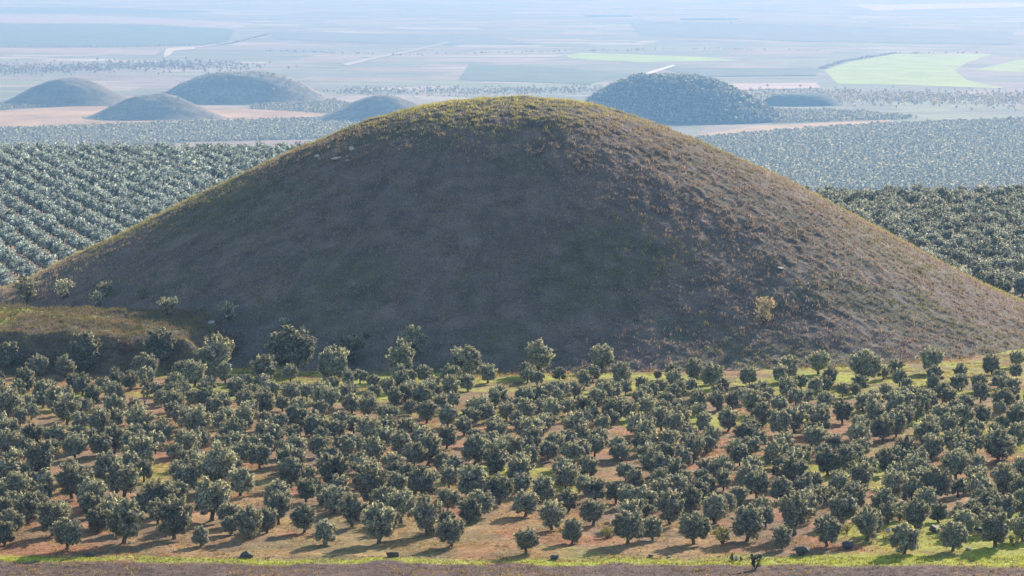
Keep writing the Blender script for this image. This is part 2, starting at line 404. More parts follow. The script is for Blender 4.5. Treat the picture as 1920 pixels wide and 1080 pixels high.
def from_photo(cx, cy, wpx, fac=1.12):
    """a tree whose crown is seen at (cx, cy) with that width: foot on the terrain below it"""
    for it in range(3):
        base = cy + wpx * .5 * (HC + .02) if it == 0 else base
        p = hit(cx, base); R_ = wpx / 2 * p[1] / F * fac
        base = cy + HC * R_ * F / p[1]
    return p, R_
PLACED = []           # (x, y, R) of every near olive, to keep neighbours apart
# olives in the front part of the grove, (crown x, crown y, crown width) in the photograph
FRONT = [(30,912,52),(8,1000,46),(52,955,54),(98,975,58),(126,1002,54),(135,905,58),(172,930,56),(232,983,70),(232,905,62),(300,935,64),(327,977,66),(375,1008,32),(397,940,70),(410,880,74),(350,890,54),(450,905,50),(432,965,44),(467,985,52),(75,868,60),(200,878,54),(268,948,44),
(518,930,52),(545,888,52),(574,920,40),(625,885,60),(570,975,46),(609,1000,42),(626,938,48),(660,960,52),(697,910,66),(710,987,62),(752,950,62),(742,890,42),(800,975,58),(795,905,58),(846,1000,50),(840,940,42),(888,903,58),(880,958,44),(936,920,52),(930,872,46),(850,880,42),(690,878,42),
(975,890,54),(985,943,50),(1020,920,42),(1035,968,50),(987,1012,46),(1065,942,38),(1056,885,38),(1098,910,36),(1112,960,48),(1155,925,38),(1072,1000,38),(1177,990,56),(1224,992,42),(1206,940,52),(1256,955,54),(1192,903,34),(1240,908,42),(1268,888,38),(1301,992,56),(1295,940,44),(1340,958,48),(1326,912,32),(1352,885,46),(1400,985,58),(1406,897,48),(1436,970,34),(1222,868,46),
(1487,888,48),(1464,920,42),(1490,970,62),(1467,1010,38),(1530,930,42),(1551,998,52),(1580,955,58),(1606,925,42),(1613,898,46),(1626,988,50),(1656,945,48),(1661,868,44),(1676,910,48),(1696,1010,54),(1716,970,50),(1737,938,38),(1726,885,44),(1756,910,54),(1786,1005,54),(1792,873,48),(1836,920,54),(1816,965,56),(1866,995,60),(1882,958,50),(1882,905,50),(1552,868,46),(1918,990,50),(1914,930,44)]
MID = [(45,715,42),(80,737,42),(15,762,50),(105,748,42),(125,772,52),(175,745,38),(155,722,34),(215,762,46),(245,716,32),(325,757,46),(385,748,40),(415,762,42),(105,820,50),(60,818,46),(15,832,50),(185,800,50),(215,827,48),(260,790,58),(305,815,42),(265,850,66),(370,797,62),(350,832,50),(440,815,52),(458,788,46),(140,838,44),(330,722,34),
(495,757,46),(545,737,36),(500,790,40),(555,782,50),(610,752,54),(515,820,46),(660,757,38),(690,763,42),(590,802,44),(640,790,38),(725,777,46),(690,806,50),(722,822,46),(760,737,36),(790,744,42),(800,772,46),(840,782,42),(845,733,42),(900,762,48),(935,742,38),(750,832,44),(802,846,54),(838,822,42),(890,843,54),(932,808,46),(958,836,48),(660,832,46),(700,850,50),(555,846,50),(600,838,44),(870,800,36),(950,770,38),(740,748,34),
(1000,806,46),(985,770,42),(1035,775,42),(1080,802,46),(1125,822,42),(1042,836,42),(1150,772,46),(1178,768,42),(1210,815,46),(1240,788,42),(1275,790,46),(1255,830,50),(1300,846,44),(1335,826,38),(1365,790,42),(1395,812,38),(1430,782,42),(1380,846,42),(1095,765,42),(1010,742,38),(1065,762,36),(1310,760,38),(1345,752,38),(1410,756,46),(1160,840,40),(1090,848,40),(1120,745,36),(1200,748,34),(1250,750,36),(1320,795,36),
(1460,760,38),(1490,790,46),(1535,780,44),(1580,775,40),(1530,822,50),(1610,820,46),(1655,805,46),(1690,785,42),(1470,830,44),(1640,762,36),(1700,752,36),(1735,748,38),(1765,780,40),(1800,775,40),(1880,752,40),(1840,780,42),(1905,785,40),(1740,815,48),(1790,830,46),(1870,838,60),(1600,850,46),(1700,845,48),(1830,805,38),(1550,750,34),(1660,735,30),(1780,745,32),(1905,820,40)]
# larger and scattered olives at the mound's foot
FOOT = [(20,672,48),(160,668,66),(122,692,44),(72,688,40),(300,655,62),(272,690,46),(345,697,44),(408,672,68),(365,703,48),(495,702,58),(545,663,84),(628,690,64),(655,657,58),(752,682,60),(776,648,54),(700,718,30),(845,707,46),(872,676,60),(915,702,38),(1010,672,60),(988,697,34),(1130,668,50),(1095,715,32),(1163,702,42),(1203,722,30),(1233,704,18),(1265,715,38),(1301,700,38),(1336,708,46),(1405,705,38),(1480,695,42),(1535,680,46),(1556,707,34),(1621,690,60),(1680,690,34),(1746,678,50),(1801,700,30),(1860,686,38),(1906,672,34),(1885,720,32),(1836,720,30),(1604,733,22),(1700,722,26),(1750,722,30)]
items = []
for (cx, cy, wp) in FRONT + sorted(MID, key=lambda t: -t[1]):
    p, R_ = from_photo(cx, cy, wp, 1.13 if cy > 865 else 1.04); items.append((cx, cy, p, R_)); PLACED.append((p[0], p[1], R_))
edge_row = sorted([t for t in items if t[1] > 974], key=lambda t: t[0])
ORD = "first second third fourth fifth sixth seventh eighth ninth tenth eleventh twelfth thirteenth fourteenth fifteenth sixteenth seventeenth eighteenth nineteenth twentieth".split()
def ordinal(i, n, what):
    if i == 0: return "leftmost " + what
    if i == n - 1: return "rightmost " + what
    if i < n / 2: return f"{ORD[i]} {what}, counting from the left"
    return f"{ORD[n - 1 - i]} {what}, counting from the right"
N_IND = 0
for t in items:
    cx, cy, p, R_ = t
    if any(t is q for q in edge_row):
        lab = ordinal([id(q) for q in edge_row].index(id(t)), len(edge_row), "olive tree along the grove's front edge by the green verge"); grp = "olive trees along the front edge of the grove"
    else:
        lab = "silvery green olive tree inside the packed grove, a few rows behind the green verge"; grp = "olive trees inside the near half of the grove"
    olive(p[0], p[1], p[2], R_, lab, grp, sz=random.uniform(.92, 1.12)); N_IND += 1
foot = []
for (cx, cy, wp) in FOOT:
    p, R_ = from_photo(cx, cy, wp, 1.0); foot.append((cx, cy, p, R_)); PLACED.append((p[0], p[1], R_))
foot.sort(key=lambda t: t[0])
for i, (cx, cy, p, R_) in enumerate(foot):
    if cx < 450: wh, sub = "olive tree growing under the dark earth bank", [q for q in foot if q[0] < 450]
    elif cx < 1180: wh, sub = "olive tree standing out against the mound's shaded foot", [q for q in foot if 450 <= q[0] < 1180]
    else: wh, sub = "loose-standing olive tree at the mound's right foot", [q for q in foot if q[0] >= 1180]
    j = [id(q) for q in sub].index(id(foot[i]))
    olive(p[0], p[1], p[2], R_, ordinal(j, len(sub), wh), "olive trees at the foot of the mound", k=[1, 4, 6, 3, 0, 2][i % 6], sz=random.uniform(.95, 1.15)); N_IND += 1
# the narrow upright tree in the grove's left back
p = hit(272, 760); o = empty("cypress_tree", p, 0, 1.0); R_ = 11 * p[1] / F
o.scale = (R_, R_, R_ * 1.15); link("trunk", TRUNKS[2], o); link("crown", CYP, o)
tag(o, "narrow upright dark tree among the round olives at the grove's back left", "tree"); PLACED.append((p[0], p[1], R_))

# the rest of the grove: rows with some gaps, nearest ones as single trees, the others as one mass
cand = []
for iy, yy in enumerate(np.arange(431, 602, 6.0)):
    hw = 970 * yy / F + 36
    for xx in np.arange(-hw, hw, 4.6):
        x = xx + (iy % 2) * 2.05 + rng.normal(0, .55); y = yy + rng.normal(0, .8) + .05 * x
        gap = fbm(np.array([x / 14.]), np.array([y / 20. + 60]), 3)[0]
        if gap < .30 or rng.random() < .06: continue
        if y > 588 - .02 * x and rng.random() < .6: continue
        cand.append((x, y))
cand.sort(key=lambda t: t[1])
mass = []
for (x, y) in cand:
    R_ = rng.uniform(1.1, 1.55) * (1 - .1 * sstep(520, 590, y))
    front = 59.7 * F / y + HZ > 955
    if 59.7 * F / y + HZ > 1010 or (front and rng.random() < .25): continue
    P_ = np.array(PLACED)
    dd = np.hypot(P_[:, 0] - x, (P_[:, 1] - y) * .8)
    if (dd < .80 * (P_[:, 2] + R_) + .45).any(): continue
    PLACED.append((x, y, R_)); z = float(H(x, y))
    if N_IND < 298 and abs(x) < 985 * y / F:
        olive(x, y, z, R_, "silvery green olive tree inside the packed grove, a few rows behind the green verge", "olive trees inside the near half of the grove", sz=random.uniform(.9, 1.15)); N_IND += 1
    else: mass.append((x, y, z, R_))
print("individual olives", N_IND, "mass", len(mass))

def mass_object(name, spots, variants, mat, label, bark=True, jitter=.22, cat="olive grove"):
    """many trees as one mesh; variants = list of (V, c) of unit crowns standing on z = 0"""
    spots = np.asarray(spots, float); Vs = []; Cs = []
    which = rng.integers(0, len(variants), len(spots))
    for k, (V, c) in enumerate(variants):
        s = spots[which == k]
        if not len(s): continue
        t = rng.uniform(0, 6.28, len(s)); ct, st = np.cos(t)[:, None], np.sin(t)[:, None]
        sz = rng.uniform(.85, 1.2, len(s))[:, None]
        x = (V[None, :, 0] * ct - V[None, :, 1] * st) * s[:, 3:4] + s[:, 0:1]
        y = (V[None, :, 0] * st + V[None, :, 1] * ct) * s[:, 3:4] + s[:, 1:2]
        z = V[None, :, 2] * s[:, 3:4] * sz + s[:, 2:3]
        Vs.append(np.stack([x, y, z], -1).reshape(-1, 3))
        Cs.append((c[None] * rng.uniform(1 - jitter, 1 + jitter, (len(s), 1, 1))).reshape(-1, 3))
    o = link(name, quads_mesh(name, np.concatenate(Vs), mat, np.concatenate(Cs)))
    return tag(o, label, cat, kind="stuff")
def stem_quads(hc, r_=.1, col=(.13, .10, .075)):
    V = []
    for k in range(5):
        t0, t1 = 2 * math.pi * k / 5, 2 * math.pi * (k + 1) / 5
        V += [(r_ * math.cos(t0), r_ * math.sin(t0), -.1), (r_ * math.cos(t1), r_ * math.sin(t1), -.1), (r_ * .7 * math.cos(t1), r_ * .7 * math.sin(t1), hc), (r_ * .7 * math.cos(t0), r_ * .7 * math.sin(t0), hc)]
    return np.array(V), np.tile(np.array(col), (len(V), 1))
def variant(seed, n, per, leaf, hc=HC, **kw):
    V, c = crown_mesh(seed, nclump=n, per=per, leaf=leaf, **kw); s, sc_ = stem_quads(hc)
    return np.concatenate([V + [0, 0, hc], s]), np.concatenate([c, sc_])
NEARV = [variant(200 + k, 54, 90, .10) for k in range(6)]
mass_object("olive_grove", mass, NEARV, M_FAROLIVE, "close-packed back rows of the olive grove before the mound's foot")

# ------------------------------------------------------------------ orchards behind the mound
HAZE_TINT = np.array([1.02, 1.2, 1.68])  # left orchard leaves paler and bluer: extra haze put into their colour
MIDV = [(V, c * HAZE_TINT) for V, c in [variant(300 + k, 26, 11, .22, sprays=8) for k in range(6)]]
MIDN = [(V, c * HAZE_TINT) for V, c in [variant(320 + k, 32, 22, .14, sprays=10) for k in range(6)]]
FARV = [variant(400 + k, 9, 4, .50, sprays=2) for k in range(6)]
def ok_view(x, y, z, m=40):
    """near enough to the view to be worth building (with a margin for a step aside)"""
    return abs(x) * F / y < 960 + m * 3
# left: rows running away from the camera
pA, pB = hit(50, 292, 700), hit(222, 373, 700)
dv = np.array([pB[0] - pA[0], pB[1] - pA[1]]); dv /= np.linalg.norm(dv); pv = np.array([dv[1], -dv[0]])
spots = []
q1, q2 = hit(50, 330, 700), hit(92, 330, 700); ROWGAP = abs((q2[:2] - q1[:2]) @ pv)
print('row gap', ROWGAP, pA, pB)
for i in range(-110, 110):
    for j in np.arange(-1500, 1500, 3.0):
        q = pA[:2] + pv * ROWGAP * i + dv * (j + rng.normal(0, .6)) + rng.normal(0, .35, 2)
        if not (745 < q[1] < 1312) or q[0] > -52 or mound_h(q[0], q[1]) > .2: continue
        if abs(q[0]) * F / q[1] > 1300 or rng.random() < .04: continue
        spots.append((q[0], q[1], float(base_h(q[0], q[1])), rng.uniform(1.35, 1.8)))
print("left orchard", len(spots))
nr_ = [q for q in spots if q[1] < 1030]
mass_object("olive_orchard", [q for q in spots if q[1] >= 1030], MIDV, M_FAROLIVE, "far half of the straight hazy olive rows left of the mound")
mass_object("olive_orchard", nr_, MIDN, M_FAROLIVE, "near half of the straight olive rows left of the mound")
spots = []
for y in np.arange(745, 1056, 5.4):
    for x in np.arange(52, 200, 4.9):
        xx, yy = x + rng.normal(0, .9), y + rng.normal(0, .9)
        if xx * F / yy > 1350 or rng.random() < .08 or mound_h(xx, yy) > .2: continue
        spots.append((xx, yy, float(base_h(xx, yy)), rng.uniform(1.45, 2.1)))
print("right orchard", len(spots))
mass_object("olive_orchard", spots, [(V, c * np.array([1.0, 1.05, 1.25])) for V, c in [variant(350 + k, 36, 34, .12, sprays=12) for k in range(6)]], M_FAROLIVE, "dark bushy olive trees on the rise right of the mound")

def in_poly(x, y, poly):
    inside = np.zeros(len(x), bool); n = len(poly)
    for i in range(n):
        x1, y1 = poly[i]; x2, y2 = poly[(i + 1) % n]
        c = ((y1 > y) != (y2 > y)) & (x < (x2 - x1) * (y - y1) / (y2 - y1 + 1e-9) + x1); inside ^= c
    return inside
def far_orchard(poly_px, label, sx=8.5, sy=10., R_=(2.4, 3.6), name="olive_orchard", skew=.35, v=FARV, drop=.05):
    P = np.array([plain_pt(*q)[:2] for q in poly_px])
    X_, Y_ = np.meshgrid(np.arange(P[:, 0].min(), P[:, 0].max(), sx), np.arange(P[:, 1].min(), P[:, 1].max(), sy))
    x = (X_ + skew * (Y_ - Y_.min()) % sx).ravel(); y = Y_.ravel()
    x = x + rng.normal(0, sx * .1, len(x)); y = y + rng.normal(0, sy * .1, len(y))
    k = in_poly(x, y, P) & (rng.random(len(x)) > drop); x, y = x[k], y[k]
    print(label, len(x))
    return mass_object(name, np.stack([x, y, np.full(len(x), PLAIN), rng.uniform(*R_, len(x))], 1), v, M_FAROLIVE, label)
far_orchard([(-250, 252), (180, 238), (330, 232), (600, 224), (640, 222), (720, 250), (570, 263), (330, 268), (280, 300), (-250, 300)], "blue-hazed young olive orchard on the plain beyond the left rows")
far_orchard([(1300, 262), (1480, 246), (1660, 234), (2250, 214), (2250, 355), (1480, 360)], "fine-grained olive orchard filling the plain right of the mound")
far_orchard([(1440, 208), (1600, 210), (1720, 222), (1660, 226), (1450, 232)], "belt of low trees beside the wooded hill", 9, 12, (2.5, 3.6))
far_orchard([(470, 200), (600, 184), (680, 200), (610, 214), (470, 205)], "scattered olive trees right of the long flat far mound", 10, 14, (2.2, 3.2))
far_orchard([(-40, 192), (60, 196), (150, 197), (20, 206), (-40, 210)], "olive trees at the foot of the leftmost far mound", 10, 14, (2.2, 3.2))

# ------------------------------------------------------------------ far mounds
def far_hill(cx, base, half, hpx, label, flat=1.0, skew=0., col=(.21, .18, .12), p_=1.6, colrim=None):
    c0 = plain_pt(cx, base); s = c0[1] / F; Rr = half * s; Hh = hpx * s
    a_ = np.linspace(0, 2 * math.pi, 97); u = np.linspace(0.001, 1, 36); A_, U_ = np.meshgrid(a_, u)
    X_ = c0[0] + Rr * U_ * np.cos(A_); Y_ = c0[1] + Rr * U_ * np.sin(A_)
    pf = np.cos(np.clip(U_, 0, 1) ** flat * math.pi / 2) ** p_
    nz = (fbm(X_ / 30., Y_ / 30., 4) - .5) * .16 * Hh
    Z_ = PLAIN - 1 + pf * Hh * (1 + skew * U_ * np.cos(A_)) + nz * pf ** .5
    cc = np.array(col) * (.75 + .5 * fbm(X_ / 45., Y_ / 45. + 5, 4).reshape(-1, 1))
    tag(link("hill", grid_mesh("hill", X_, Y_, Z_, M_HILL, cc)), label, "burial mound", kind="structure")
    return c0, Rr, Hh, p_, flat
far_hill(130, 196, 150, 52, "leftmost hazy far mound, low and rounded")
hB = far_hill(455, 190, 190, 56, "long flat-topped hazy mound behind the two small ones", 1.5)
hC = far_hill(290, 222, 150, 48, "small hazy mound in front of the two larger left ones", 1.0)
far_hill(715, 228, 150, 50, "hazy far mound half hidden by the great mound's left shoulder")
hE = far_hill(1264, 226, 210, 80, "far hill covered in trees behind the great mound's right shoulder", 1.4, -.12, (.07, .085, .05), 1.25)
far_hill(1500, 197, 80, 24, "tiny flat-topped mound right of the wooded hill", 1.8, 0, (.10, .12, .09), 1.)
def scrub_on(h, n, R_, label):
    c0, Rr, Hh, p_, fl = h; th = rng.uniform(3.3, 6.1, n); u = rng.uniform(.25, .98, n)
    z = PLAIN - 1 + np.cos(u ** fl * math.pi / 2) ** p_ * Hh
    mass_object("scrub", np.stack([c0[0] + Rr * u * np.cos(th), c0[1] + Rr * u * np.sin(th), z, rng.uniform(*R_, n)], 1), FARV, M_FAROLIVE, label, jitter=.4, cat="scrub")
scrub_on(hB, 260, (1., 2.4), "small trees dotting the long flat far mound")
scrub_on(hC, 120, (.8, 1.6), "scrub dotting the small hazy mound")
# trees on the wooded hill
c0, Rr, Hh, p_, fl = hE
n = 2600; th = rng.uniform(0, 6.283, n); u = np.sqrt(rng.uniform(0, 1, n)) * .97
sp = np.stack([c0[0] + Rr * u * np.cos(th), c0[1] + Rr * u * np.sin(th), PLAIN - 1.5 + np.cos(u ** fl * math.pi / 2) ** p_ * Hh * (1 - .12 * u * np.cos(th)), rng.uniform(2.8, 5.2, n)], 1)
mass_object("woodland", sp, [(V, c * .8) for V, c in FARV], M_FAROLIVE, "dense bushy wood covering the far hill", jitter=.4, cat="wood")

# ------------------------------------------------------------------ fields, tracks and belts of the far plain
LAY = [0]
def sheet(name, poly_px, col, label, cat, var=.2, scale=.01, kind="structure"):
    LAY[0] += 1; z = PLAIN + .25 + .06 * LAY[0]
    P = [plain_pt(*q) for q in poly_px]; c = np.mean(P, 0)
    me = bpy.data.meshes.new(name); me.from_pydata([(p[0] - c[0], p[1] - c[1], 0) for p in P], [], [tuple(range(len(P)))][::1])
    me.materials.append(plain_mat(name + "_soil", col, var, scale, .95, 0, .05, (1, .5, 1)))
    if me.polygons[0].normal.z < 0: me.flip_normals()
    return tag(link(name, me, None, (c[0], c[1], z)), label, cat, kind=kind)
GRN = (.40, .48, .15)
sheet("field", [(1545, 132), (1590, 117), (1680, 101), (1860, 102), (1812, 118), (1790, 132), (1812, 150), (1885, 166), (1710, 160), (1570, 157)], GRN, "bright yellow-green field with curved edge on the right of the plain", "field")
sheet("field", [(1825, 132), (1910, 112), (1990, 110), (1990, 138)], GRN, "smaller yellow-green field cut by the photo's right edge", "field")
sheet("field", [(1060, 105), (1090, 99), (1320, 107), (1390, 114), (1200, 117), (1075, 111)], (.38, .50, .14), "thin pale green strip of field beyond the great mound", "field")
sheet("field", [(-80, 44), (250, 46), (440, 55), (425, 84), (200, 89), (-80, 90)], (.13, .17, .13), "long dark blue-green field at the upper left", "field")
sheet("field", [(-80, 26), (200, 30), (480, 44), (440, 53), (250, 44), (-80, 42)], (.42, .33, .29), "pale pinkish strip above the dark field", "field")
sheet("field", [(-80, 14), (180, 14), (420, 22), (300, 27), (-80, 23)], (.14, .17, .14), "narrow dark strip of field near the top left", "field")
sheet("field", [(-80, 90), (200, 90), (300, 96), (290, 104), (-80, 98)], (.40, .31, .26), "pale bare strip under the dark field", "field")
sheet("field", [(-80, 212), (60, 205), (180, 197), (250, 210), (420, 203), (600, 212), (620, 218), (300, 234), (180, 237), (-80, 249)], (.50, .32, .18), "orange-tan bare field around the small far mounds", "field", .35)
sheet("field", [(1310, 254), (1400, 239), (1560, 230), (1670, 225), (1670, 231), (1480, 245), (1340, 260)], (.55, .36, .21), "tan bare strip under the wooded hill", "field", .35)
sheet("field", [(300, 292), (340, 268), (580, 262), (560, 300)], (.34, .24, .20), "brownish bare field behind the left olive rows", "field")
sheet("field", [(880, 120), (1050, 128), (1190, 140), (1100, 158), (860, 150)], (.14, .18, .12), "dull green field right above the mound's summit", "field")
sheet("field", [(500, 60), (900, 66), (1010, 84), (700, 82), (520, 74)], (.19, .21, .18), "blue-green field in the middle of the plain", "field")
sheet("field", [(1180, 40), (1560, 48), (1900, 60), (1900, 84), (1500, 78), (1200, 66)], (.19, .21, .18), "wide blue-green field at the upper right", "field")
sheet("field", [(1240, 128), (1540, 128), (1530, 142), (1300, 144)], (.15, .17, .13), "dull field above the wooded hill", "field")
sheet("field", [(1360, 158), (1530, 156), (1540, 166), (1380, 170)], (.55, .42, .36), "pinkish bare field left of the green field", "field")
sheet("field", [(1600, 10), (1990, 4), (1990, 12), (1640, 20)], (.60, .50, .46), "pale strip near the top right", "field")
sheet("track", [(640, 121), (690, 110), (760, 97), (840, 79), (841, 80.5), (762, 99), (694, 113), (652, 124)], (.50, .44, .38), "pale dirt track slanting across the middle plain", "track", .1)
sheet("track", [(1196, 148), (1215, 136), (1262, 122), (1266, 124), (1222, 139), (1206, 149)], (.78, .70, .66), "pale dirt track running down to the wooded hill", "track", .1)
sheet("track", [(306, 108), (312, 91), (370, 88), (500, 69), (501, 70), (372, 90), (318, 95), (311, 109)], (.55, .46, .36), "pale dirt track bending by the cream quarry", "track", .1)
sheet("quarry", [(306, 103), (312, 92), (366, 88), (366, 93), (326, 96), (316, 106)], (.62, .54, .40), "small cream-white quarry patch at the track's bend", "quarry", .08)
def belt(pts_px, dens, R_, label, wid=25, col=.9):
    P = np.array([plain_pt(*q)[:2] for q in pts_px]); out = []
    for a_, b_ in zip(P[:-1], P[1:]):
        n_ = int(np.linalg.norm(b_ - a_) * dens); t = rng.random(n_)[:, None]
        q = a_ + (b_ - a_) * t + rng.normal(0, wid, (n_, 2)) * [.3, 1]; out.append(q)
    q = np.concatenate(out); n_ = len(q)
    return mass_object("distant_trees", np.stack([q[:, 0], q[:, 1], np.full(n_, PLAIN), rng.uniform(*R_, n_)], 1), [(V, c * np.array([1.1, .95, .95]) * col) for V, c in FARV], M_FAROLIVE, label, cat="trees", jitter=.4)
belt([(1400, 180), (1560, 182), (1700, 184), (1850, 186), (1990, 188)], 3.5, (1.5, 3.2), "thin belt of bare trees below the yellow-green field", 190, 1.3)
belt([(-60, 128), (60, 132), (160, 128), (300, 122), (430, 128)], .9, (1.8, 4), "hazy bare trees above the leftmost far mounds", 220)
belt([(640, 170), (900, 172), (1120, 168)], 1.6, (1.2, 2.4), "hazy trees just above the great mound's summit", 120)
belt([(1540, 130), (1580, 116), (1680, 100), (1870, 100)], .12, (1.6, 3), "thin hedge round the yellow-green field", 12)
belt([(0, 88), (250, 88), (430, 83), (500, 66)], .10, (1.6, 3), "hedge along the dark upper left field", 14)
belt([(900, 42), (1300, 44), (1920, 52)], .05, (1.6, 3), "faint hedge across the upper right plain", 20)
belt([(500, 96), (760, 104), (1000, 98), (1300, 92), (1540, 96)], .07, (1.6, 3), "faint hedge across the middle of the plain", 30)

def greenhouse(cx, cy, wpx, label):
    c0 = plain_pt(cx, cy); s = c0[1] / F; Lh = wpx / 2 * s; bays = 9
    o = empty("greenhouse", c0); V = []; Fc = []; D = 60.
    st = D / bays
    for b in range(bays):      # a row of ridged roofs side by side
        y0 = -D / 2 + b * st; i = len(V)
        for x in (-Lh, Lh): V += [(x, y0 + .2, 0), (x, y0 + .2, 6), (x, y0 + st / 2, 10.5), (x, y0 + st - .2, 6), (x, y0 + st - .2, 0)]
        for k in range(4): Fc.append((i + k, i + k + 1, i + k + 6, i + k + 5))
        Fc += [(i, i + 1, i + 2, i + 3, i + 4), (i + 5, i + 6, i + 7, i + 8, i + 9)]
    me = bpy.data.meshes.new("roof"); me.from_pydata(V, [], Fc); me.materials.append(M_WHITE); link("roof", me, o)
    tag(o, label, "greenhouse", "white greenhouses far out on the plain")
greenhouse(1142, 31, 88, "long white greenhouse far out on the plain, left one of the two bright ones")
greenhouse(1332, 37, 112, "long white greenhouse far out on the plain, right one of the two bright ones")

# ------------------------------------------------------------------ shrubs on the mound and bank
SHRUB = []
for k in range(3):
    V, c = crown_mesh(500 + k, nclump=20, per=22, leaf=.13, flat=.9, sprays=22, open_=.5); SHRUB.append((V + [0, 0, .85], c * 1.05))
def shrub(cx, base, wpx, label, k=0, mat=None, tint=None, sz=1., name="shrub", group=None, cat="shrub"):
    p = hit(cx, base); R_ = wpx / 2 * p[1] / F; o = empty(name, p); o.scale = (R_, R_, R_ * sz)
    V, c = SHRUB[k % 3]
    if tint is not None: c = np.tile(np.array(tint), (len(V), 1)) * np.repeat(rng.uniform(.6, 1.4, (len(V) // 4, 1)), 4, 0)
    link("crown", quads_mesh("crown", V, mat or M_OLIVE, c), o)
    r = random.Random(k); lst = []
    for i in range(9):
        t = r.uniform(0, 6.28); e_ = r.uniform(.3, .9)
        lst.append(([(0, 0, -.1), (math.cos(t) * e_ * .4, math.sin(t) * e_ * .4, .5), (math.cos(t) * e_, math.sin(t) * e_, 1.1 + r.uniform(0, .6))], [.06, .045, .015]))
    link("stem", tubes_mesh("stem", lst, M_BARK), o)
    return tag(o, label, cat, group)
G = "shrubs on the mound's lower left slope"
for i, (cx, b, wp, lab) in enumerate([(52, 568, 56, "wide low shrub at the left edge where the mound meets the bank"), (120, 562, 42, "pale-tipped shrub second from the left above the bank"),
        (198, 558, 34, "reddish-tipped shrub above the bank, upper one of a pair"), (184, 575, 32, "pale shrub above the bank, lower one of a pair"), (266, 562, 28, "thin pale shrub alone on the dark slope above the bank's middle"),
        (315, 594, 44, "round shrub growing right behind the bank's edge"), (430, 602, 40, "pale spiky shrub just right of the bank's end"), (532, 618, 24, "small narrow shrub farther right on the shaded slope"), (686, 636, 18, "smallest pale shrub, above the mound-foot olives")]):
    shrub(cx, b, wp, lab, i, group=G)
shrub(1434, 610, 46, "golden leafless shrub alone on the mound's dark lower right", 1, M_TWIG, (.55, .45, .27), 1.25)
shrub(1416, 1068, 30, "dark round bush on the front verge, throwing a shadow leftwards", 2, M_OLIVE, (.03, .035, .03), 1.1)
for i, (cx, b, wp, lab) in enumerate([(430, 668, 60, "reddish brown bush at the right end of the bank"), (235, 672, 40, "reddish brown low bush under the bank's middle"), (70, 690, 44, "reddish brown low bush under the bank's left part")]):
    shrub(cx, b, wp, lab, i, M_TWIG, (.20, .13, .10), .8, group="reddish bushes under the bank")
for i, (cx, b, wp, lab) in enumerate([(1355, 1020, 46, "yellow-green weedy bush beside the front olives"), (1588, 1000, 22, "bright yellow bush between two front olives"), (1900, 1025, 30, "yellow bush near the right edge of the grove"), (1140, 1010, 30, "straw-coloured weedy bush between front olives")]):
    shrub(cx, b, wp, lab, i, M_TWIG, (.42, .38, .10), .8, group="yellow bushes in the grove")

# ------------------------------------------------------------------ boulders
def boulder(cx, base, wpx, hpx, mat, label, seed, group=None, name="boulder", cat="boulder"):
    p = hit(cx, base); s = p[1] / F; r = np.random.default_rng(seed)
    import bmesh
    bm = bmesh.new(); bmesh.ops.create_icosphere(bm, subdivisions=3, radius=1)
    dirs = r.normal(0, 1, (14, 3)); dirs /= np.linalg.norm(dirs, axis=1)[:, None]; cut = r.uniform(.42, .85, 14)
    for v in bm.verts:
        q = np.array(v.co)
        for d, k in zip(dirs, cut):
            e_ = q @ d - k
            if e_ > 0: q = q - d * e_ * .9
        v.co = q + r.normal(0, .012, 3)
    me = bpy.data.meshes.new(name); bm.to_mesh(me); bm.free(); me.materials.append(mat)
    o = link(name, me, None, (p[0], p[1], p[2] + hpx * s * .35)); o.scale = (wpx * s * .5, wpx * s * .42, hpx * s * .62); o.rotation_euler = (0, 0, r.uniform(0, 6))
    return tag(o, label, cat, group)
G = "dark boulders along the verge"
for i, (cx, b, w_, h_, lab) in enumerate([(171, 1044, 24, 13, "dark boulder on the verge at the far left, below the leftmost front olives"), (462, 1046, 32, 13, "flat dark boulder on the verge, second from the left"),
        (735, 1045, 32, 15, "dark boulder on the verge with a white stone on its right"), (1040, 1050, 28, 12, "smooth dark boulder on the verge near the middle"),
        (1372, 1052, 9, 18, "narrow upright dark stone left of the small white rock"), (1390, 1053, 8, 12, "small dark stone right of the small white rock"), (1502, 1042, 34, 20, "large dark boulder under a thin front olive, pale rocks leaning on it"), (1590, 1030, 34, 16, "dark boulder in the shade of a front olive at right"),
        (1752, 998, 30, 18, "dark boulder among green weeds, right part of the grove"), (1836, 1000, 26, 12, "low dark boulder in the shade between two right olives"), (1914, 984, 26, 20, "dark boulder cut by the photo's right edge"), (1220, 1046, 18, 7, "thin low dark stone on the verge before a middle olive")]):
    boulder(cx, b, w_, h_, M_ROCK, lab, 60 + i, G)
G = "pale stones"
